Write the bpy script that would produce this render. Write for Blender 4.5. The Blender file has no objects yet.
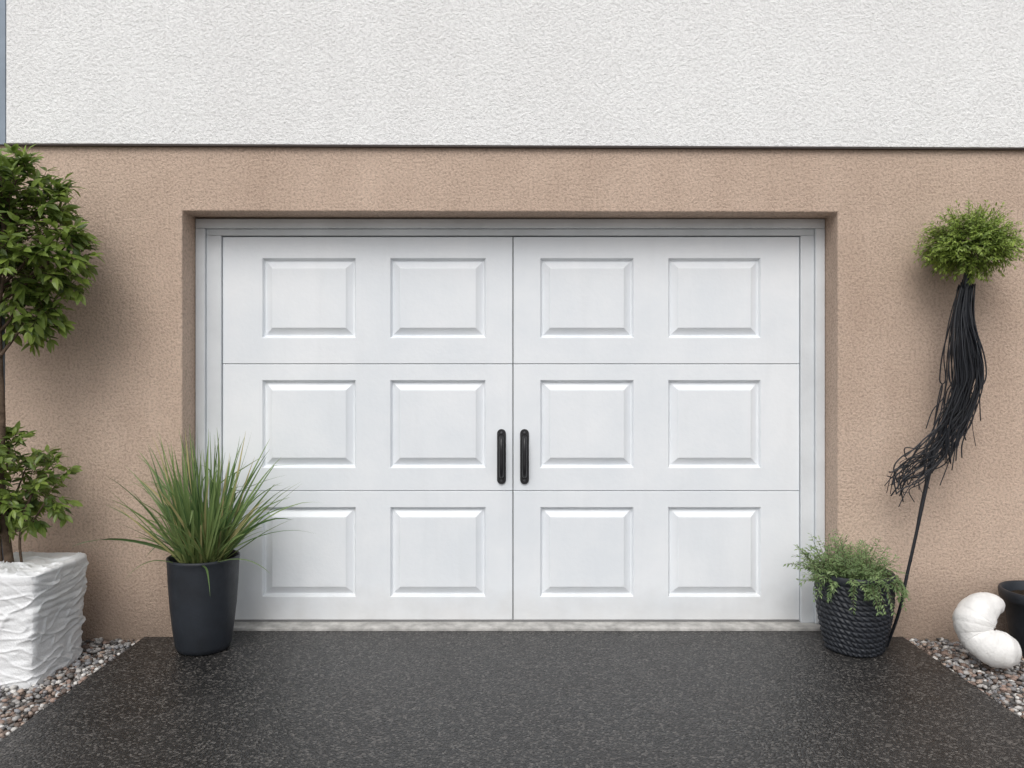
import bpy, bmesh, math, random
import numpy as np
from mathutils import Vector, Matrix, noise
random.seed(7); rng=np.random.default_rng(7)
sc=bpy.context.scene
R=math.radians

# ---------------------------------------------------------------- camera
CAMY=-4.2; CAMZ=1.39
cam=bpy.data.cameras.new("camera"); co=bpy.data.objects.new("camera",cam)
sc.collection.objects.link(co); sc.camera=co
co.location=(0,CAMY,CAMZ); co.rotation_euler=(R(90),0,0)
cam.sensor_width=36; cam.lens=806/1024*36
cam.shift_x=-3/1024; cam.shift_y=-14/1024
cam.clip_start=0.05; cam.clip_end=2000

# ---------------------------------------------------------------- light
w=bpy.data.worlds.new("World"); sc.world=w; w.use_nodes=True
nt=w.node_tree; nt.nodes.clear()
sky=nt.nodes.new("ShaderNodeTexSky"); sky.sky_type='NISHITA'; sky.sun_disc=False
EL,AZ=48,192
sky.sun_elevation=R(EL); sky.sun_rotation=R(AZ); sky.air_density=1.0; sky.dust_density=3.0; sky.ozone_density=1.0
hs=nt.nodes.new("ShaderNodeHueSaturation"); hs.inputs['Saturation'].default_value=0.25
bg=nt.nodes.new("ShaderNodeBackground"); bg.inputs[1].default_value=0.15
wo=nt.nodes.new("ShaderNodeOutputWorld")
nt.links.new(sky.outputs[0],hs.inputs['Color']); nt.links.new(hs.outputs[0],bg.inputs[0]); nt.links.new(bg.outputs[0],wo.inputs[0])
sl=bpy.data.lights.new("sun","SUN"); so=bpy.data.objects.new("sun",sl); sc.collection.objects.link(so)
sl.energy=1.2; sl.angle=R(38); sl.color=(1,0.975,0.94)
el,az=R(EL),R(AZ)
sd=Vector((math.sin(az)*math.cos(el),math.cos(az)*math.cos(el),math.sin(el)))
so.rotation_euler=sd.to_track_quat('Z','Y').to_euler(); so.location=(0,-6,8)
sc.view_settings.view_transform='Standard'; sc.view_settings.look='None'; sc.view_settings.exposure=0

# ---------------------------------------------------------------- material helpers
class M:
    def __init__(s,name):
        s.m=bpy.data.materials.new(name); s.m.use_nodes=True
        s.t=s.m.node_tree; s.b=s.t.nodes['Principled BSDF']; s.out=s.t.nodes['Material Output']
        s.tc=s.t.nodes.new("ShaderNodeTexCoord")
    def n(s,typ,**k):
        x=s.t.nodes.new(typ)
        for a,b in k.items(): setattr(x,a,b)
        return x
    def l(s,a,b): s.t.links.new(a,b)
    def mapping(s,scale=(1,1,1)):
        m=s.n("ShaderNodeMapping"); m.inputs['Scale'].default_value=scale
        s.l(s.tc.outputs['Object'],m.inputs[0]); return m.outputs[0]
    def noise(s,scale,detail=3,rough=0.55,vec=None,dist=0):
        x=s.n("ShaderNodeTexNoise"); x.inputs['Scale'].default_value=scale
        x.inputs['Detail'].default_value=detail; x.inputs['Roughness'].default_value=rough; x.inputs['Distortion'].default_value=dist
        s.l(vec or s.tc.outputs['Object'],x.inputs['Vector']); return x.outputs[0]
    def ramp(s,fac,stops):
        x=s.n("ShaderNodeValToRGB"); e=x.color_ramp.elements
        while len(e)<len(stops): e.new(0.5)
        for i,(p,c) in enumerate(stops):
            e[i].position=p; e[i].color=(*c,1) if len(c)==3 else c
        s.l(fac,x.inputs[0]); return x.outputs[0]
    def mr(s,v,a,b,c,d):
        x=s.n("ShaderNodeMapRange"); s.l(v,x.inputs[0])
        for i,k in enumerate((a,b,c,d)): x.inputs[i+1].default_value=k
        return x.outputs[0]
    def math(s,op,a,b):
        x=s.n("ShaderNodeMath",operation=op)
        for i,v in enumerate((a,b)):
            if isinstance(v,(int,float)): x.inputs[i].default_value=v
            else: s.l(v,x.inputs[i])
        return x.outputs[0]
    def mix(s,fac,a,b,blend='MIX'):
        x=s.n("ShaderNodeMix",data_type='RGBA',blend_type=blend)
        for sock,v in ((x.inputs[0],fac),(x.inputs[6],a),(x.inputs[7],b)):
            if isinstance(v,(int,float)): sock.default_value=v
            elif isinstance(v,tuple): sock.default_value=(*v,1)
            else: s.l(v,sock)
        return x.outputs[2]
    def grey(s,v):
        c=s.n("ShaderNodeCombineColor")
        for i in range(3): s.l(v,c.inputs[i])
        return c.outputs[0]
    def sep(s):
        x=s.n("ShaderNodeSeparateXYZ"); s.l(s.tc.outputs['Object'],x.inputs[0]); return x.outputs
    def col(s,v):
        if isinstance(v,tuple): s.b.inputs['Base Color'].default_value=(*v,1)
        else: s.l(v,s.b.inputs['Base Color'])
    def rough(s,v):
        if isinstance(v,(int,float)): s.b.inputs['Roughness'].default_value=v
        else: s.l(v,s.b.inputs['Roughness'])
    def bump(s,h,dist=0.01,strength=1.0):
        x=s.n("ShaderNodeBump"); x.inputs['Strength'].default_value=strength; x.inputs['Distance'].default_value=dist
        s.l(h,x.inputs['Height']); s.l(x.outputs[0],s.b.inputs['Normal'])
    def spec(s,v): s.b.inputs['Specular IOR Level'].default_value=v

def mat_stucco(name,c,dark,scale,dist,pitlo,base_dark_top_shade=True):
    m=M(name)
    a=m.noise(scale,3,0.62,dist=0.3); b=m.noise(scale*2.6,1,0.5)
    h=m.math('ADD',a,m.math('MULTIPLY',b,0.35))
    m.bump(h,dist,1.0)
    big=m.noise(0.9,3,0.6); med=m.noise(5,4,0.65)
    streak=m.noise(1.0,3,0.6,vec=m.mapping((7,7,0.5)))
    f=m.math('ADD',m.math('MULTIPLY',big,0.5),m.math('MULTIPLY',med,0.25)); f=m.math('ADD',f,m.math('MULTIPLY',streak,0.25))
    f=m.mr(f,0.38,0.62,0,1)
    cc=m.mix(f,dark,c)
    cc=m.mix(1.0,cc,m.grey(m.mr(a,0.34,0.56,pitlo,1.03)),'MULTIPLY')
    if base_dark_top_shade:
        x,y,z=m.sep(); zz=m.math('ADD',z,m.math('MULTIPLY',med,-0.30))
        cc=m.mix(m.mr(zz,-0.17,0.22,0.6,0.0),cc,(0.15,0.115,0.09))  # wall colour darkens towards the base, edge broken up by noise
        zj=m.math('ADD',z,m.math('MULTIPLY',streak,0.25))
        cc=m.mix(m.mr(zj,2.62,2.70,0.0,0.22),cc,(0.28,0.21,0.165))  # shade under the upper wall's overhang, painted into the stucco colour
    m.col(cc); m.rough(0.92); m.spec(0.2)
    return m.m
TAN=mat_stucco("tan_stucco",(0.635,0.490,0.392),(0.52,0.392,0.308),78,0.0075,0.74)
WHITE=mat_stucco("white_stucco",(0.88,0.885,0.88),(0.83,0.83,0.825),66,0.0085,0.87,False)

def mat_simple(name,c,r=0.5,spec=0.5,bs=None,bd=0.002,var=0.12,vs=6,metal=0):
    m=M(name)
    n=m.noise(vs,3,0.6)
    lo=tuple(x*(1-var) for x in c); hi=tuple(min(1,x*(1+var)) for x in c)
    m.col(m.mix(m.mr(n,0.3,0.7,0,1),lo,hi)); m.rough(m.mr(n,0.3,0.7,max(0,r+0.08),r-0.08)); m.spec(spec)
    m.b.inputs['Metallic'].default_value=metal
    if bs: m.bump(m.noise(bs,3,0.6),bd)
    return m.m
def mat_door():
    m=M("white_door_paint")
    n=m.noise(2.6,4,0.6); s=m.noise(1,3,0.6,vec=m.mapping((9,9,1.2)))
    c=m.mix(m.mr(n,0.35,0.65,0,1),(0.765,0.80,0.835),(0.825,0.85,0.875))
    c=m.mix(m.mr(s,0.52,0.75,0,0.14),c,(0.62,0.64,0.66))
    z=m.sep()[2]
    c=m.mix(m.mr(m.math('ADD',z,m.math('MULTIPLY',m.noise(9,3),-0.2)),-0.1,0.12,0.35,0),c,(0.42,0.39,0.35))
    m.col(c); m.rough(m.mr(n,0.3,0.7,0.32,0.48)); m.spec(0.4)
    m.bump(m.noise(45,3),0.0010)
    return m.m
DOOR=mat_door()
FRAME=mat_simple("painted_frame",(0.68,0.71,0.735),0.5,0.4,80,0.001,0.07,4)
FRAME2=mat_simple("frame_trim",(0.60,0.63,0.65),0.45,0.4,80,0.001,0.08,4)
BOLT=mat_simple("bolt_metal",(0.06,0.06,0.065),0.4,0.5)
BLACKMET=mat_simple("black_iron",(0.012,0.012,0.014),0.38,0.5,60,0.001)
DARKGAP=mat_simple("dark_gap",(0.06,0.06,0.06),0.9)
SEAL=mat_simple("grey_seal",(0.22,0.22,0.22),0.8)
FLASH=mat_simple("dark_flashing",(0.045,0.033,0.028),0.6)
CLAD=mat_simple("grey_cladding",(0.24,0.29,0.35),0.5)
CONC=mat_simple("concrete",(0.46,0.45,0.43),0.85,0.3,70,0.004,0.3,14)
POT=mat_simple("charcoal_pot",(0.020,0.024,0.031),0.48,0.45,120,0.0010,0.25,7)
BASK=mat_simple("woven_black",(0.022,0.025,0.032),0.5,0.45,200,0.001,0.4,60)
SOIL=mat_simple("soil",(0.03,0.022,0.015),0.95,0.2,90,0.01,0.4,50)
WRAP=mat_simple("white_wrap",(0.80,0.81,0.82),0.6,0.35,90,0.003,0.05,9)
CERAM=mat_simple("white_ceramic",(0.80,0.79,0.77),0.5,0.4,60,0.003,0.08,14)
BARK=mat_simple("bark",(0.10,0.07,0.05),0.9,0.2,60,0.006,0.4,30)
STAKE=mat_simple("grey_stake",(0.12,0.13,0.15),0.6,0.3)
CORD=mat_simple("black_cord",(0.010,0.012,0.017),0.42,0.5)

def mat_asphalt():
    m=M("asphalt")
    big=m.noise(0.9,4,0.6); med=m.noise(4,4,0.65); fine=m.noise(150,1,0.6)
    v=m.n("ShaderNodeTexVoronoi"); v.inputs['Scale'].default_value=115; m.l(m.tc.outputs['Object'],v.inputs[0])
    sc_=m.n("ShaderNodeSeparateColor"); m.l(v.outputs['Color'],sc_.inputs[0])
    f=m.math('ADD',m.math('MULTIPLY',big,0.5),m.math('MULTIPLY',med,0.5))
    c=m.mix(m.mr(f,0.38,0.62,0,1),(0.017,0.0165,0.0165),(0.034,0.0325,0.032))
    c=m.mix(m.mr(sc_.outputs[0],0.70,1.0,0,0.9),c,(0.15,0.14,0.13))
    c=m.mix(m.mr(sc_.outputs[0],0.35,0.0,0,0.7),c,(0.006,0.006,0.006))
    m.col(c)
    # damp film: smoother in the wet areas, aggregate tips a bit rougher
    r=m.mr(f,0.38,0.62,0.20,0.36); r=m.math('ADD',r,m.math('MULTIPLY',sc_.outputs[1],0.16))
    m.rough(r); m.spec(0.5)
    h=m.math('ADD',m.math('MULTIPLY',v.outputs['Distance'],-0.8),m.math('MULTIPLY',fine,0.8))
    h=m.math('ADD',h,m.math('MULTIPLY',sc_.outputs[2],0.5))
    m.bump(h,0.0042)
    return m.m
ASPH=mat_asphalt()
def mat_ground():
    m=M("gravel_ground")
    v=m.n("ShaderNodeTexVoronoi"); v.inputs['Scale'].default_value=45; m.l(m.tc.outputs['Object'],v.inputs[0])
    g=m.n("ShaderNodeSeparateColor"); m.l(v.outputs['Color'],g.inputs[0])
    m.col(m.ramp(g.outputs[0],[(0,(0.05,0.045,0.04)),(0.4,(0.16,0.14,0.13)),(0.7,(0.20,0.15,0.12)),(1,(0.42,0.40,0.38))]))
    m.rough(0.9)
    return m.m
GROUND=mat_ground()
def mat_attr(name,r=0.5,trans=0.25,spec=0.4):
    m=M(name); a=m.n("ShaderNodeAttribute",attribute_name="Col")
    m.l(a.outputs['Color'],m.b.inputs['Base Color']); m.rough(r); m.spec(spec)
    if trans:
        t=m.n("ShaderNodeBsdfTranslucent"); mx=m.n("ShaderNodeMixShader"); mx.inputs[0].default_value=trans
        hv=m.n("ShaderNodeHueSaturation"); hv.inputs['Value'].default_value=1.7; m.l(a.outputs['Color'],hv.inputs['Color'])
        m.l(hv.outputs[0],t.inputs[0]); m.l(m.b.outputs[0],mx.inputs[1]); m.l(t.outputs[0],mx.inputs[2]); m.l(mx.outputs[0],m.out.inputs[0])
    return m.m
LEAF=mat_attr("leaf",0.40,0.30,0.5); STONE=mat_attr("stone",0.7,0,0.4)

# ---------------------------------------------------------------- mesh helpers
def empty(name,loc=(0,0,0)):
    e=bpy.data.objects.new(name,None); sc.collection.objects.link(e); e.location=loc; e.empty_display_size=0.1; return e
def link(name,me,mat,parent=None,smooth=False):
    o=bpy.data.objects.new(name,me); sc.collection.objects.link(o)
    if mat: me.materials.append(mat)
    if smooth: me.polygons.foreach_set("use_smooth",[True]*len(me.polygons))
    if parent: o.parent=parent; o.matrix_parent_inverse=Matrix.Translation(-parent.location)
    return o
class Buf:
    def __init__(s): s.v=[]; s.f=[]; s.c=[]
    def add(s,vs,fs,col=(0.5,0.5,0.5)):
        b=len(s.v); s.v.extend([tuple(v) for v in vs]); s.f.extend([tuple(i+b for i in f) for f in fs])
        if isinstance(col,list): s.c.extend(col)
        else: s.c.extend([col]*len(vs))
    def make(s,name,mat,parent=None,smooth=False):
        me=bpy.data.meshes.new(name); me.from_pydata(s.v,[],s.f); me.update()
        a=me.color_attributes.new("Col",'FLOAT_COLOR','POINT')
        arr=np.ones((len(s.v),4),dtype=np.float32); arr[:,:3]=np.array(s.c); a.data.foreach_set("color",arr.ravel())
        return link(name,me,mat,parent,smooth)
def box(name,x0,x1,y0,y1,z0,z1,mat,parent=None,bev=0.0,seg=2):
    bm=bmesh.new(); vs=[bm.verts.new(p) for p in [(x0,y0,z0),(x1,y0,z0),(x1,y1,z0),(x0,y1,z0),(x0,y0,z1),(x1,y0,z1),(x1,y1,z1),(x0,y1,z1)]]
    for f in [(0,3,2,1),(4,5,6,7),(0,1,5,4),(1,2,6,5),(2,3,7,6),(3,0,4,7)]: bm.faces.new([vs[i] for i in f])
    if bev: bmesh.ops.bevel(bm,geom=bm.edges[:],offset=bev,segments=seg,profile=0.5,affect='EDGES')
    me=bpy.data.meshes.new(name); bm.to_mesh(me); bm.free()
    return link(name,me,mat,parent)
def tube(buf,pts,rad,n=7,col=(0.1,0.1,0.1),cap=True):
    pts=[Vector(p) for p in pts]; k=len(pts); vs=[]; fs=[]
    up=Vector((0.13,0.9,0.2)); prev=None
    for i,p in enumerate(pts):
        t=(pts[min(i+1,k-1)]-pts[max(i-1,0)]).normalized()
        a=(prev if prev else up); a=(a-t*a.dot(t))
        if a.length<1e-4: a=t.orthogonal()
        a.normalize(); prev=a; b=t.cross(a); r=rad[i] if hasattr(rad,'__len__') else rad
        for j in range(n):
            th=2*math.pi*j/n; vs.append(p+a*(math.cos(th)*r)+b*(math.sin(th)*r))
    for i in range(k-1):
        for j in range(n):
            j2=(j+1)%n; fs.append((i*n+j,i*n+j2,(i+1)*n+j2,(i+1)*n+j))
    if cap: fs.append(tuple(range(n-1,-1,-1))); fs.append(tuple(range((k-1)*n,k*n)))
    buf.add(vs,fs,col)
def smoothpath(P,steps=6):
    P=[Vector(p) for p in P]; out=[]
    for i in range(len(P)-1):
        p0=P[max(i-1,0)];p1=P[i];p2=P[i+1];p3=P[min(i+2,len(P)-1)]
        for s in range(steps):
            t=s/steps
            out.append(0.5*((2*p1)+(p2-p0)*t+(2*p0-5*p1+4*p2-p3)*t*t+(3*p1-p0-3*p2+p3)*t**3))
    out.append(P[-1]); return out
def lathe(name,prof,mat,parent,loc,n=72,disp=None):
    vs=[];fs=[]
    for i,(r,z) in enumerate(prof):
        for j in range(n):
            th=2*math.pi*j/n; rr=r+(disp(th,z,i) if disp else 0)
            vs.append((loc[0]+rr*math.cos(th),loc[1]+rr*math.sin(th),loc[2]+z))
    for i in range(len(prof)-1):
        for j in range(n):
            j2=(j+1)%n; fs.append((i*n+j,i*n+j2,(i+1)*n+j2,(i+1)*n+j))
    fs.append(tuple(range(n-1,-1,-1)))
    b=Buf(); b.add(vs,fs); return b.make(name,mat,parent,True)
def disc(name,r,z,loc,mat,parent,amp=0.01):
    b=Buf(); vs=[(loc[0],loc[1],z)];fs=[]; n=32; K=8
    for k in range(1,K+1):
        for j in range(n):
            th=2*math.pi*j/n; x=loc[0]+r*k/K*math.cos(th); y=loc[1]+r*k/K*math.sin(th)
            vs.append((x,y,z+amp*noise.noise(Vector((x*25,y*25,1)))))
    for j in range(n): fs.append((0,1+j,1+(j+1)%n))
    for k in range(K-1):
        for j in range(n):
            a=1+k*n; fs.append((a+j,a+n+j,a+n+(j+1)%n,a+(j+1)%n))
    b.add(vs,fs); return b.make(name,mat,parent,True)

# ---------------------------------------------------------------- building
OX0,OX1,OZ=-1.734,1.682,2.218
house=empty("stucco_house",(0,4,0))
bm=bmesh.new()
pts=[(-7,-0.2),(OX0,-0.2),(OX0,OZ),(OX1,OZ-0.006),(OX1,-0.2),(7,-0.2),(7,2.6),(-7,2.6)]
f=bm.faces.new([bm.verts.new((x,0,z)) for x,z in pts])
r_=bmesh.ops.extrude_face_region(bm,geom=[f]); bmesh.ops.translate(bm,vec=(0,0.35,0),verts=[v for v in r_['geom'] if isinstance(v,bmesh.types.BMVert)])
bmesh.ops.recalc_face_normals(bm,faces=bm.faces[:])
me=bpy.data.meshes.new("lower_wall"); bm.to_mesh(me); bm.free()
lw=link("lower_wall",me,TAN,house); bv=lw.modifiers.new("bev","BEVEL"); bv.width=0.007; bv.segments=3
def slab(name,x0,x1,za,zb,z1,y0,y1,mat,bev=0.006,bot=None):
    bm=bmesh.new(); T=lambda zz:(z1 if bot is None else zz+bot)
    vs=[bm.verts.new(p) for p in [(x0,y0,za),(x1,y0,zb),(x1,y1,zb),(x0,y1,za),(x0,y0,T(za)),(x1,y0,T(zb)),(x1,y1,T(zb)),(x0,y1,T(za))]]
    for f in [(0,3,2,1),(4,5,6,7),(0,1,5,4),(1,2,6,5),(2,3,7,6),(3,0,4,7)]: bm.faces.new([vs[i] for i in f])
    if bev: bmesh.ops.bevel(bm,geom=bm.edges[:],offset=bev,segments=3,profile=0.5,affect='EDGES')
    me=bpy.data.meshes.new(name); bm.to_mesh(me); bm.free(); return link(name,me,mat,house)
slab("upper_wall",-2.635,7,2.563,2.523,5.6,-0.028,-0.002,WHITE,0.004)
slab("flashing",-2.63,7.01,2.5555,2.5155,0,-0.024,-0.003,FLASH,0.0,0.006)
box("corner_cladding",-7,-2.643,-0.02,-0.002,2.56,5.6,CLAD,house,0.003)
box("upper_core",-7,7,0.0,0.35,2.605,5.6,CONC,house)
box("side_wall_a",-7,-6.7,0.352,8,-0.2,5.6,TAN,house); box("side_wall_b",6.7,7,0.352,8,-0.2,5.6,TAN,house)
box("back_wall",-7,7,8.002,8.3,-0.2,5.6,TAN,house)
box("roof",-7.3,7.3,-0.15,8.6,5.603,5.8,FLASH,house)
box("threshold",OX0+0.002,OX1-0.002,0.10,0.34,-0.1,0.014,CONC,house,0.004)

# ---------------------------------------------------------------- garage door
gd=empty("garage_door",(0,0.2,0))
DY=0.2; S=806/4.4
X=lambda px:(px-515)/S
Z=lambda py:CAMZ+(370-py)/S
LX0,LX1=X(222),X(800); MID=X(513); ZB,ZT=0.024,Z(236)
cols=[(262,356),(390,486),(540,634),(668,761)]
rows=[(258,338),(380,468),(507,597)]
zcuts=[ZT,Z(364),Z(491),ZB]
def section(name,x0,x1,z0,z1,panels,mat):
    b=Buf(); dep=0.045; e=0.003
    def rect(a,c,d,f,y): return [(a,y,d),(c,y,d),(c,y,f),(a,y,f)]
    rings=[rect(x0,x1,z0,z1,DY+dep),rect(x0,x1,z0,z1,DY+e),rect(x0+e,x1-e,z0+e,z1-e,DY)]
    vs=sum(rings,[]); fs=[]
    for k in range(2):
        for j in range(4): fs.append((k*4+j,k*4+(j+1)%4,(k+1)*4+(j+1)%4,(k+1)*4+j))
    b.add(vs,fs)
    xs=[x0+e]+[q for p in panels for q in (p[0],p[1])]+[x1-e]; zs=[z0+e,panels[0][2],panels[0][3],z1-e]
    for i in range(len(xs)-1):
        for k in range(3):
            if k==1 and i%2==1:
                a,c,d,f=xs[i],xs[i+1],zs[1],zs[2]
                R_=[(0,0),(0.002,0.0012),(0.005,0.006),(0.009,0.018),(0.013,0.022),(0.018,0.022),(0.022,0.0195),(0.050,0.0035),(0.054,0.000),(0.059,-0.001)]
                vs=[];fs=[]
                for ins,dp in R_: vs+=rect(a+ins,c-ins,d+ins,f-ins,DY+dp)
                for q in range(len(R_)-1):
                    for j in range(4): fs.append((q*4+j,q*4+(j+1)%4,(q+1)*4+(j+1)%4,(q+1)*4+j))
                q=(len(R_)-1)*4; fs.append((q,q+1,q+2,q+3)); b.add(vs,fs)
            else: b.add(rect(xs[i],xs[i+1],zs[k],zs[k+1],DY),[(0,1,2,3)])
    return b.make(name,mat,gd)
g=0.0024
for li,(a,c,cs) in enumerate([(LX0+0.003,MID-g,cols[:2]),(MID+g,LX1-0.003,cols[2:])]):
    for ri in range(3):
        pn=[(X(p[0]),X(p[1]),Z(rows[ri][1]),Z(rows[ri][0])) for p in cs]
        section(f"leaf_{li+1}_section_{ri+1}",a,c,zcuts[ri+1]+g*0.6,zcuts[ri]-g*0.6-(0.003 if ri==0 else 0),pn,DOOR)
box("backing",LX0-0.02,LX1+0.02,DY+0.047,DY+0.07,0.016,ZT+0.02,DARKGAP,gd)
box("bottom_seal",LX0+0.004,LX1-0.004,DY+0.004,DY+0.04,0.0145,0.0235,SEAL,gd)
def frame_set(nm,x0,x1,z1,wd,y0,y1,mat,bev):
    box(nm+"_jamb_l",x0,x0+wd,y0,y1,0.0145,z1-wd-0.0006,mat,gd,bev); box(nm+"_jamb_r",x1-wd,x1,y0,y1,0.0145,z1-wd-0.0006,mat,gd,bev)
    box(nm+"_head",x0,x1,y0,y1,z1-wd,z1,mat,gd,bev)
frame_set("outer_frame",OX0+0.002,OX1-0.002,OZ-0.008,0.052,0.165,0.30,FRAME,0.004)
bx0,bx1=OX0+0.0545,OX1-0.0545
box("stop_jamb_l",bx0,LX0+0.001,0.184,0.243,0.0145,ZT-0.0006,FRAME,gd,0.003)
box("stop_jamb_r",LX1-0.001,bx1,0.184,0.243,0.0145,ZT-0.0006,FRAME,gd,0.003)
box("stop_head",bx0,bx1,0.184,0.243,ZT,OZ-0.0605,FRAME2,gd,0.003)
# handles
for hi,px in enumerate((501.5,524.5)):
    hx=X(px); z0,z1=Z(484),Z(429)
    b=Buf()
    n=12; wv=0.024; ring=[]
    for j in range(n+1): th=math.pi*j/n; ring.append((hx+wv*math.cos(th),z1-wv+wv*math.sin(th)))
    for j in range(n+1): th=math.pi+math.pi*j/n; ring.append((hx+wv*math.cos(th),z0+wv+wv*math.sin(th)))
    k=len(ring); zc=(z0+z1)/2
    vs=[(x,DY-0.001,z) for x,z in ring]+[(x,DY-0.008,z) for x,z in ring]+[(hx+(x-hx)*0.86,DY-0.011,zc+(z-zc)*0.985) for x,z in ring]
    fs=[(q*k+j,q*k+(j+1)%k,(q+1)*k+(j+1)%k,(q+1)*k+j) for q in range(2) for j in range(k)]+[tuple(range(2*k,3*k))]
    b.add(vs,fs); b.make(f"handle_plate_{hi+1}",BLACKMET,gd)
    b=Buf(); P=smoothpath([(hx,DY-0.008,z1-0.045),(hx,DY-0.035,z1-0.052),(hx,DY-0.052,z1-0.09),(hx,DY-0.054,zc),(hx,DY-0.052,z0+0.09),(hx,DY-0.035,z0+0.052),(hx,DY-0.008,z0+0.045)],6)
    tube(b,P,0.0125,12); b.make(f"handle_grip_{hi+1}",BLACKMET,gd,True)
    b=Buf()
    for zz in (z1-0.02,z0+0.02): tube(b,[(hx,DY-0.009,zz),(hx,DY-0.015,zz),(hx,DY-0.017,zz)],[0.007,0.007,0.004],12)
    b.make(f"handle_bolts_{hi+1}",BOLT,gd,True)

# ---------------------------------------------------------------- ground
def sheet(name,x0,x1,y0,y1,z,mat):
    me=bpy.data.meshes.new(name); me.from_pydata([(x0,y0,z),(x1,y0,z),(x1,y1,z),(x0,y1,z)],[],[(0,1,2,3)]); return link(name,me,mat)
sheet("ground",-400,400,-400,400,-0.035,GROUND)
DX0,DX1=-1.935,2.025
box("driveway",DX0,DX1,-30,0.0995,-0.12,0.0,ASPH,None,0.006)
bm=bmesh.new(); bmesh.ops.create_icosphere(bm,subdivisions=1,radius=1.0)
tv=np.array([v.co[:] for v in bm.verts]); tf=np.array([[v.index for v in f.verts] for f in bm.faces]); bm.free()
pal=np.array([(0.32,0.31,0.30),(0.22,0.21,0.21),(0.10,0.095,0.09),(0.44,0.42,0.40),(0.28,0.20,0.165),(0.36,0.28,0.23),(0.62,0.60,0.57),(0.17,0.13,0.11),(0.27,0.27,0.28)])
def gravel(N,areas):
    V=[];F=[];C=[];off=0
    for (x0,x1,y0,y1) in areas:
        p=np.stack([rng.uniform(x0,x1,N),rng.uniform(y0,y1,N)],1)
        r=rng.uniform(0.006,0.0165,N)
        s=np.stack([r*rng.uniform(0.9,1.5,N),r*rng.uniform(0.8,1.1,N),r*rng.uniform(0.5,0.8,N)],1)
        jit=1+rng.uniform(-0.16,0.16,(N,len(tv),1))
        v=tv[None]*jit*s[:,None,:]
        a=rng.uniform(0,6.28,N); b=rng.uniform(-0.5,0.5,N)
        ca,sa,cb,sb=np.cos(a),np.sin(a),np.cos(b),np.sin(b)
        y=v[:,:,1]*cb[:,None]-v[:,:,2]*sb[:,None]; z=v[:,:,1]*sb[:,None]+v[:,:,2]*cb[:,None]; x=v[:,:,0]
        X_=x*ca[:,None]-y*sa[:,None]+p[:,0:1]; Y_=x*sa[:,None]+y*ca[:,None]+p[:,1:2]
        zz=rng.uniform(-0.034,-0.006,N)[:,None]
        V.append(np.stack([X_,Y_,z+zz],2).reshape(-1,3))
        F.append((tf[None]+(np.arange(N)*len(tv))[:,None,None]+off).reshape(-1,3)); off+=N*len(tv)
        c=pal[rng.integers(0,len(pal),N)]*rng.uniform(0.8,1.2,(N,1)); C.append(np.repeat(c,len(tv),0))
    V=np.concatenate(V);F=np.concatenate(F);C=np.concatenate(C)
    me=bpy.data.meshes.new("gravel"); me.vertices.add(len(V)); me.vertices.foreach_set("co",V.astype(np.float32).ravel())
    me.loops.add(F.size); me.loops.foreach_set("vertex_index",F.astype(np.int32).ravel())
    me.polygons.add(len(F)); me.polygons.foreach_set("loop_start",np.arange(0,F.size,3,dtype=np.int32)); me.update(calc_edges=True)
    at=me.color_attributes.new("Col",'FLOAT_COLOR','POINT'); at.data.foreach_set("color",np.concatenate([C,np.ones((len(C),1))],1).astype(np.float32).ravel())
    return link("gravel",me,STONE,None,True)
gravel(8000,[(-3.15,DX0-0.008,-1.8,-0.004),(DX1+0.008,3.3,-1.8,-0.004)])

# ---------------------------------------------------------------- foliage
def leaf(buf,p,d,nrm,L,W,col,curl=0.25,rings=((0.22,0.7),(0.5,1.0),(0.78,0.62)),fold=0.25):
    d=d.normalized(); s=d.cross(nrm)
    if s.length<1e-4: s=d.orthogonal()
    s.normalize(); n=s.cross(d).normalized()
    vs=[p];fs=[]
    for t,wf in rings:
        c=p+d*(L*t)-n*(curl*L*t*t); ww=W*0.5*wf
        vs+= [c-s*ww+n*(fold*ww),c,c+s*ww+n*(fold*ww)]
    vs.append(p+d*L-n*(curl*L)); k=len(rings); tip=len(vs)-1
    fs+=[(0,2,1),(0,3,2)]
    for i in range(k-1):
        a=1+3*i; fs+=[(a,a+1,a+4,a+3),(a+1,a+2,a+5,a+4)]
    a=1+3*(k-1); fs+=[(a,a+1,tip),(a+1,a+2,tip)]
    buf.add(vs,fs,col)
def rv(s=1): return Vector((random.gauss(0,s),random.gauss(0,s),random.gauss(0,s)))
def lerp(a,b,t): return tuple(a[i]*(1-t)+b[i]*t for i in range(3))
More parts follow.
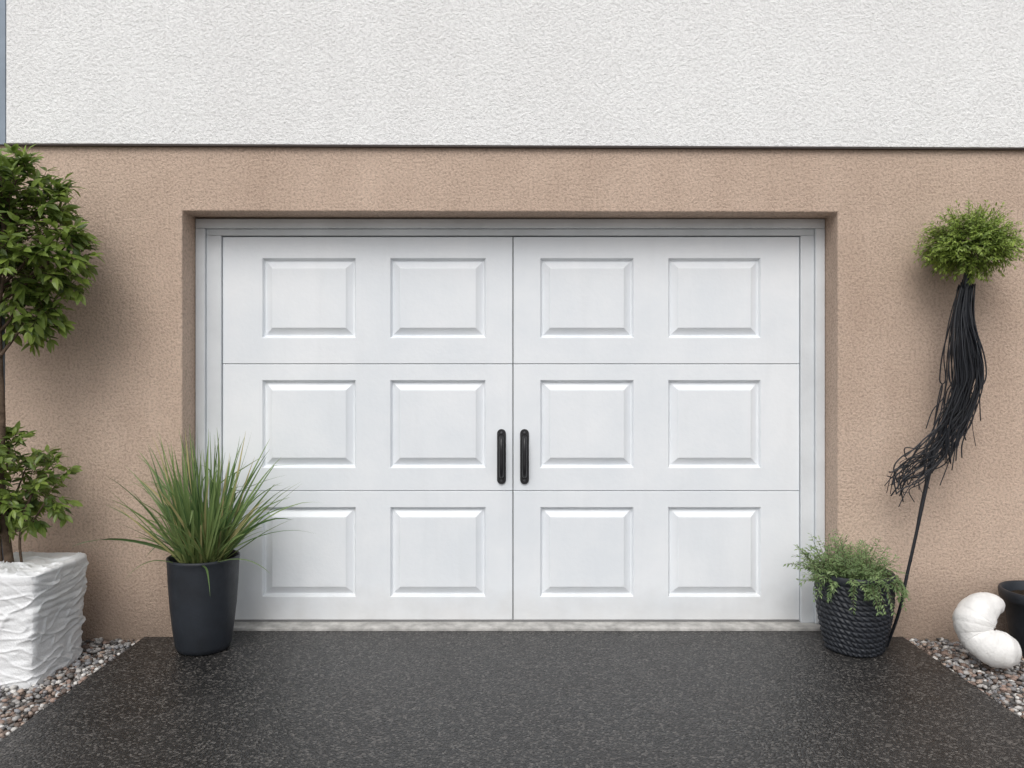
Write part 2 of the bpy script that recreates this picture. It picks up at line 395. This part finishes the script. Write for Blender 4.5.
def shoot(lb,tb,p,d,L,n,droop,ll,lw,c0,c1,wood,spread=0.9,simple=False,tr=0.0025,bias=0.0,ymax=-0.02):
    d=d.normalized(); pts=[p.copy()]; q=p.copy(); dd=d.copy(); tint=random.random()
    for i in range(n):
        dd=(dd+Vector((0,0,-droop/n))+rv(0.05)).normalized(); q=q+dd*(L/n)
        if q.y>ymax: q.y=ymax
        pts.append(q.copy())
        t=(i+1)/n
        for sgn in ((1,-1) if i<n-1 else (1,-1,0)):
            side=dd.cross(Vector((0,0,1)))
            if side.length<0.05: side=dd.orthogonal()
            side.normalize(); side=Matrix.Rotation(random.uniform(-0.9,0.9),3,dd)@side
            ld=(dd*random.uniform(0.5,1.0)+side*sgn*spread+rv(0.18)+Vector((0,0,-0.12))).normalized()
            nrm=(Vector((0,-0.45,1))+rv(0.35)).normalized()
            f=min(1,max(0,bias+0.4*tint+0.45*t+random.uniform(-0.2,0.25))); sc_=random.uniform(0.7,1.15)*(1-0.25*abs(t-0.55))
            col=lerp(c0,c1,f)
            if simple: leaf(lb,q,ld,nrm,ll*sc_,lw*sc_,col,0.2,((0.5,1.0),))
            else: leaf(lb,q,ld,nrm,ll*sc_,lw*sc_,col,random.uniform(0.05,0.4))
    tube(tb,pts,[tr*(1-0.6*i/n) for i in range(n+1)],4,wood,False)

# ---- potted tree in wrapped box (far left)
TX,TY=-2.42,-0.42
tree=empty("potted_tree",(TX,TY,0))
b=Buf(); x0,x1,y0,y1,h=-2.66,-2.118,-0.645,-0.19,0.475
NU=84; NZ=120
def sq(u):
    s=u*4; k=int(s)%4; t=s-int(s)
    c=[(x0,y0),(x1,y0),(x1,y1),(x0,y1)]; a=c[k]; e=c[(k+1)%4]
    return a[0]*(1-t)+e[0]*t, a[1]*(1-t)+e[1]*t
def ridge(v): return (1-abs(noise.noise(v))*2.2)
cx,cy=(x0+x1)/2,(y0+y1)/2; vs=[];fs=[]; NT=NU*4
for k in range(NZ+1):
    z=-0.03+(h+0.03)*k/NZ
    for j in range(NT):
        x,y=sq(j/NT); rx,ry=x-cx,y-cy
        m_=(abs(rx/(x1-cx))**12+abs(ry/(y1-cy))**12)**(1/12); rx/=m_; ry/=m_
        per=j/NT*4
        nn=noise.noise(Vector((x*3,y*3,z*4+2))); n2=noise.noise(Vector((x*14,y*14,z*26+5)))
        sag=0.018*math.sin((per%1)*math.pi)+0.040*noise.noise(Vector((x*3.5,y*3.5,z*5)))
        fz=(z+sag)/0.034; fr=fz-math.floor(fz)
        amp=max(0,0.45+1.3*noise.noise(Vector((x*6,y*6,z*6+4))))
        roll=math.sin(fr*math.pi)
        c1=max(0,ridge(Vector((x*8+z*11,y*8-z*9,z*12))))**6
        c2=max(0,ridge(Vector((x*5-z*6,y*5+z*8,z*7+20))))**8
        d=0.0050*roll*amp+0.0055*c1+0.007*c2+0.0035*n2+0.013*nn
        top=max(0,(z-(h-0.09))/0.09)
        if top>0: d=d*(1-0.5*top)+0.005*top
        q=1+d/0.25-0.035*(1-z/h)
        vs.append((cx+rx*q,cy+ry*q,z+0.006*nn+0.014*noise.noise(Vector((x*6,y*6,3)))*(k/NZ)))
for k in range(NZ):
    for j in range(NT): fs.append((k*NT+j,k*NT+(j+1)%NT,(k+1)*NT+(j+1)%NT,(k+1)*NT+j))
base=NZ*NT; last=base
for q in range(1,28):
    f=1-(q/28)**1.2
    st=len(vs)
    for j in range(NT):
        p=vs[base+j]; x=cx+(p[0]-cx)*f; y=cy+(p[1]-cy)*f
        wr=noise.noise(Vector((x*6,y*6,9)))*0.024+max(0,ridge(Vector((x*7,y*7,2))))**5*0.012+max(0,ridge(Vector((x*15,y*15,6))))**5*0.006
        e=min(1,q/3)
        vs.append((x,y,(p[2]+0.007)*(1-e)+(h+0.004)*e+wr*min(1,q/4)))
    for j in range(NT): fs.append((last+j,last+(j+1)%NT,st+(j+1)%NT,st+j))
    last=st
fs.append(tuple(last+j for j in range(NT)))
b.add(vs,fs); b.make("wrapped_container",WRAP,tree,True)
wb=Buf()
tr=smoothpath([(TX+0.055,TY,0.44),(TX+0.025,TY+0.01,0.62),(TX+0.005,TY,0.85),(TX+0.015,TY,1.15),(TX-0.005,TY+0.01,1.5),(TX,TY,1.8),(TX+0.02,TY,2.1),(TX,TY,2.35)],6)
tube(wb,tr,[0.021-0.015*i/(len(tr)-1) for i in range(len(tr))],10)
tube(wb,smoothpath([(TX+0.00,TY+0.02,0.44),(TX-0.01,TY+0.02,0.6),(TX+0.01,TY+0.02,0.75)],5),0.010,8)
tube(wb,smoothpath([(TX+0.10,TY+0.02,0.44),(TX+0.085,TY+0.02,0.58),(TX+0.12,TY+0.0,0.72),(TX+0.16,TY,0.82)],5),0.006,8)
lb=Buf()
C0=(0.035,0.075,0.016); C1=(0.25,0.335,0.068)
def crown(cz,rx,ry,rz,ntw,low,L=0.20,nh=16,ls=1.0):
    hubs=[]
    for i in range(nh):
        while True:
            u=rv(1).normalized()*random.uniform(0.3,0.8)
            if u.z>-0.75: break
        hub=Vector((TX+u.x*rx,TY+u.y*ry,cz+u.z*rz)); hubs.append(hub)
        s0=Vector((TX,TY,max(low,hub.z-0.18-0.1*random.random())))
        mid=(s0+hub)/2+Vector((0,0,-0.03))+rv(0.012)
        tube(wb,smoothpath([s0,mid,hub],4),[0.009-0.006*i/8 for i in range(9)],6)
    for i in range(ntw):
        hub=random.choice(hubs)+rv(0.04)
        out=Vector(((hub.x-TX)/rx,(hub.y-TY)/ry,(hub.z-cz)/rz))
        d=(out.normalized()*0.8+rv(0.55)+Vector((0,0,0.35)))
        p=hub; ll=random.uniform(0.5,1)*L
        e=p+d.normalized()*ll
        q=((e.x-TX)/rx)**2+((e.y-TY)/ry)**2+((e.z-cz)/rz)**2
        if q>1.0: ll*=0.5
        if q>1.5: continue
        if e.y>-0.03: continue
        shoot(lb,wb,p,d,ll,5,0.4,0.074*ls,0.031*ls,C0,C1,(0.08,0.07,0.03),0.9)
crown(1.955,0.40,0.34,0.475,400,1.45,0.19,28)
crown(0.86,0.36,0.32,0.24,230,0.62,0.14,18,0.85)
wb.make("trunk_and_branches",BARK,tree,True); lb.make("leaves",LEAF,tree)
b=Buf(); tube(b,[(TX-0.005,TY+0.03,0.44),(TX-0.005,TY+0.03,1.72)],0.013,10); b.make("support_stake",STAKE,tree,True)

# ---- ornamental grass in tall pot
GX,GY=-1.555,-0.175
gp=empty("potted_grass",(GX,GY,0))
prof=[(0.0,0.002),(0.112,0.002),(0.124,0.007),(0.133,0.03),(0.146,0.12),(0.157,0.22),(0.165,0.33),(0.169,0.42),(0.171,0.446),(0.173,0.452),(0.172,0.462),(0.166,0.464),(0.161,0.456),(0.158,0.40)]
lathe("pot",prof,POT,gp,(GX,GY,0)); disc("soil",0.158,0.425,(GX,GY),SOIL,gp)
gb=Buf()
for i in range(300):
    a=random.uniform(0,2*math.pi); r0=0.10*math.sqrt(random.random())
    p=Vector((GX+r0*math.cos(a),GY+r0*math.sin(a),0.42))
    a2=a+random.gauss(0,0.6); tilt=abs(random.gauss(0,0.34))+0.03+r0*1.0
    if i<45: tilt+=0.4
    L=random.uniform(0.28,0.72)*(1-0.10*tilt); drp=random.uniform(0.1,0.95)*(0.3+tilt)
    d=Vector((math.sin(tilt)*math.cos(a2),math.sin(tilt)*math.sin(a2),math.cos(tilt)))
    if p.y+d.y*L>0.0 : d.y*=0.35; d.normalize()
    W=random.uniform(0.007,0.0145); n=11; vs=[];fs=[];cs=[]
    tw=random.gauss(0,0.7); sd_=Vector((math.cos(tw),math.sin(tw),0))
    g0=(0.26,0.29,0.11) if random.random()>0.4 else (0.12,0.16,0.05); g1=lerp((0.055,0.115,0.038),(0.24,0.33,0.12),random.random())
    if random.random()<0.09: g1=(0.42,0.37,0.18)
    q=p; kink=random.uniform(0.5,0.9) if random.random()<0.12 else 9
    for k in range(n+1):
        t=k/n; s=(sd_-d*sd_.dot(d)).normalized(); nn=s.cross(d)
        ww=W*0.5*(1-t**2.2)*(0.7+0.6*min(1,t*3))+0.0003
        vs+=[q-s*ww+nn*ww*0.5,q,q+s*ww+nn*ww*0.5]; c=lerp(g0,g1,min(1,t*2.2)); cs+=[c]*3
        if t>kink: d=(d+Vector((0,0,-0.8))).normalized(); kink=9
        d=(d+Vector((0,0,-drp*2.2/n*t))+rv(0.022)).normalized(); q=q+d*(L/n)
        if q.y>-0.012 and q.x<OX0+0.02: q.y=-0.012
    for k in range(n): a_=3*k; fs+=[(a_,a_+1,a_+4,a_+3),(a_+1,a_+2,a_+5,a_+4)]
    gb.add(vs,fs,cs)
gb.make("grass_blades",LEAF,gp,True)

# ---- woven basket planter
BX,BY=1.690,-0.185
bp=empty("basket_planter",(BX,BY,0))
NP=110; prof=[(0.0,0.002),(0.115,0.002)]
for i in range(NP+1):
    t=i/NP; z=0.004+0.345*t; r=0.130+0.050*math.sin(min(1,t*1.15)*math.pi*0.5)**0.9
    prof.append((r,z))
prof+=[(0.182,0.352),(0.186,0.360),(0.187,0.384),(0.182,0.391),(0.174,0.390),(0.169,0.37),(0.165,0.33)]
def weave(th,z,i):
    if i<3 or i>NP: return 0
    zz=z+0.006*math.sin(th*3)+0.004*noise.noise(Vector((th*2,0,z*9)))
    row=zz/0.027; k=math.floor(row); fr=row-k
    ph=th*17+(math.pi/2 if k%2 else 0)+(fr-0.5)*2.6
    lobe=abs(math.sin(ph))**0.8
    return 0.009*(math.sin(fr*math.pi)**0.6)*lobe-0.002+0.0025*noise.noise(Vector((math.cos(th)*14,math.sin(th)*14,z*60)))
lathe("woven_pot",prof,BASK,bp,(BX,BY,0),460,weave); disc("soil",0.165,0.35,(BX,BY),SOIL,bp)
lb=Buf();wb=Buf()
K0,K1=(0.055,0.11,0.04),(0.28,0.38,0.16)
for i in range(230):
    a=random.uniform(0,6.28); r0=0.13*math.sqrt(random.random())
    p=Vector((BX-0.03+r0*math.cos(a),BY+r0*math.sin(a),0.345))
    tilt=random.uniform(0,1.15); a2=a+random.gauss(0,0.5)
    d=Vector((math.sin(tilt)*math.cos(a2),math.sin(tilt)*math.sin(a2),math.cos(tilt)))
    L=random.uniform(0.07,0.235)*(1.0 if d.x<0.2 else 0.78)
    shoot(lb,wb,p,d,L,13,random.uniform(0.3,1.2),0.027,0.0075,K0,K1,(0.08,0.10,0.04),1.0,True,0.0013)
for i in range(34):
    a=random.choice([random.uniform(-1.0,0.0),random.uniform(-2.0,-1.2),random.uniform(-2.0,-1.4),random.uniform(-3.0,-2.4)])
    p=Vector((BX+0.155*math.cos(a),BY+0.155*math.sin(a),0.37)); d=Vector((math.cos(a),math.sin(a),0.5))
    shoot(lb,wb,p,d,random.uniform(0.07,0.18),12,2.8,0.025,0.0078,K0,K1,(0.08,0.10,0.04),1.0,True,0.0013)
lb.make("foliage",LEAF,bp); wb.make("stems",BARK,bp,True)

# ---- hanging foliage ball with black cords
HX,HY,HZ=2.275,-0.22,2.03
hp=empty("hanging_plant",(HX,HY,HZ))
PXs=806/(4.2+HY)
def HP(px,py,dy=0):
    return Vector(((px-515)/PXs,HY+dy,CAMZ+(370-py)/PXs))
lb=Buf();wb=Buf()
cen=HP(971,250)
for i in range(900):
    u=rv(1).normalized()
    if u.z<-0.3 and random.random()<0.75: continue
    L=0.225*random.uniform(0.66,1.08)
    if u.z<-0.1: L*=0.85
    st=cen+Vector((u.x*0.09,u.y*0.08,u.z*0.06+0.01))
    d=u+rv(0.15); d.y*=0.85
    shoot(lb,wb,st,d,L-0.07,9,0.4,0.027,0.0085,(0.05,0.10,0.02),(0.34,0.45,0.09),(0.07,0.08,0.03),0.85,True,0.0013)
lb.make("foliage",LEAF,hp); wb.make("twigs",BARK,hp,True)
cb=Buf()
tube(cb,smoothpath([cen+Vector((0,0,-0.05)),HP(966,288),HP(964,320),HP(965,355),HP(964,382),HP(957,400)],5),list(np.interp(np.linspace(0,1,26),[0,0.2,0.5,0.75,1],[0.02,0.020,0.024,0.026,0.010])),12)
main=[(966,286),(963,318),(965,350),(966,378),(959,405),(947,430),(932,452),(913,467),(899,476)]
for i in range(120):
    k=random.choice([4,5,5,6,6,6,7,8,9,9]); sp=max(-1.6,min(1.4,random.gauss(0,0.9))); sy=max(-1.6,min(1.6,random.gauss(0,1))); P=[]
    wid=[4,6,10,11,10,9,9,9,8]; ph=random.uniform(0,6)
    for j in range(k):
        x,y=main[j]; wj=wid[j]
        ox=wj*sp+2.2*math.sin(ph+j*1.3); oy=0.0035*wj*sy
        if j>=4: P.append(HP(x+ox*0.7+random.gauss(0,2.5),y+ox*0.9+random.gauss(0,3.5),oy))
        else: P.append(HP(x+ox,y+random.gauss(0,2),oy))
    l=P[-1]
    if k<8: P.append(l+Vector((random.gauss(-0.02,0.02),0,-random.uniform(0.06,0.20))))
    else: P.append(l+Vector((random.uniform(-0.06,0.03),random.gauss(0,0.02),random.uniform(-0.12,0.02))))
    tube(cb,smoothpath(P,5),random.uniform(0.0014,0.0036),6)
for i in range(12):
    w_=random.uniform(0.3,0.8)
    P=[HP(966,300),HP(970+6*w_,335,random.gauss(0,0.01)),HP(971+11*w_,368,random.gauss(0,0.02)),HP(970+12*w_,392,random.gauss(0,0.02)),HP(966+random.gauss(0,6),412+random.gauss(0,7)),HP(957+random.gauss(0,5),435+random.gauss(0,10))]
    tube(cb,smoothpath(P,6),random.uniform(0.0018,0.0036),6)
tube(cb,smoothpath([HP(967,300),HP(970,340,0.02),HP(957,400,0.02),HP(939,440,0.01),HP(928,480),HP(916,535),HP(907,575),HP(899,612),HP(893,655,0.08)],6),0.0082,8)
tube(cb,smoothpath([HP(940,428),HP(931,465,0.01),HP(922,510,0.02),HP(911,562)],6),0.0045,6)
cb.make("cord_bundle",CORD,hp,True)
b=Buf(); tube(b,[cen+Vector((0,0.0,-0.05)),(cen.x,-0.004,cen.z-0.05)],0.008,8); tube(b,[(cen.x,-0.008,cen.z-0.05),(cen.x,-0.001,cen.z-0.05)],0.03,20); b.make("wall_bracket",BLACKMET,hp,True)

# ---- small black pot, far right
QX,QY=2.59,-0.24
sp_=empty("black_plant_pot",(QX,QY,0))
prof=[(0.0,-0.02),(0.115,-0.02),(0.125,-0.012),(0.150,0.15),(0.163,0.252),(0.178,0.256),(0.184,0.265),(0.188,0.300),(0.184,0.309),(0.176,0.310),(0.170,0.300),(0.160,0.25)]
lathe("pot",prof,POT,sp_,(QX,QY,0)); disc("soil",0.163,0.265,(QX,QY),SOIL,sp_)

# ---- white curled shell ornament
so_=empty("shell_ornament",(2.3,-0.40,0))
def SP(px,py,y):
    s=806/(4.2+y); return Vector(((px-515)/s,y,CAMZ+(370-py)/s))
def shell(name,P,tt,rr,groove,amp,n=64,tw=0.0):
    P=smoothpath(P,24); N=len(P); vs=[];fs=[]; prev=None
    for i,p in enumerate(P):
        t=i/(N-1); T=(P[min(i+1,N-1)]-P[max(i-1,0)]).normalized()
        a=prev if prev else Vector((0,-1,0.2)); a=(a-T*a.dot(T)).normalized(); prev=a; b_=T.cross(a); r=float(np.interp(t,tt,rr))
        for j in range(n):
            th=2*math.pi*j/n
            gq=abs(math.sin((t*groove+tw*math.sin(th)+0.3*noise.noise(p*9))*math.pi))
            r2=r*(1-amp*(1-gq)**3)+0.0045*noise.noise(p*14+Vector((math.cos(th),math.sin(th),0))*1.3)
            vs.append(p+a*(math.cos(th)*r2)+b_*(math.sin(th)*r2))
    for i in range(N-1):
        for j in range(n): fs.append((i*n+j,i*n+(j+1)%n,(i+1)*n+(j+1)%n,(i+1)*n+j))
    fs.append(tuple(range(n-1,-1,-1))); fs.append(tuple(range((N-1)*n,N*n)))
    b=Buf(); b.add(vs,fs); b.make(name,CERAM,so_,True)
tt=[0,0.02,0.06,0.14,0.28,0.42,0.54,0.66,0.78,0.88,0.95,0.985,1]
rr=[0.004,0.020,0.036,0.056,0.082,0.092,0.076,0.074,0.086,0.082,0.058,0.030,0.006]
shell("coiled_body",[SP(1001,612,-0.35),SP(993,606,-0.35),SP(981,610,-0.36),SP(974,622,-0.375),SP(977,637,-0.40),SP(988,646,-0.44),SP(1002,650,-0.46),SP(1018,651,-0.46)],tt,rr,13,0.03,64,0.3)
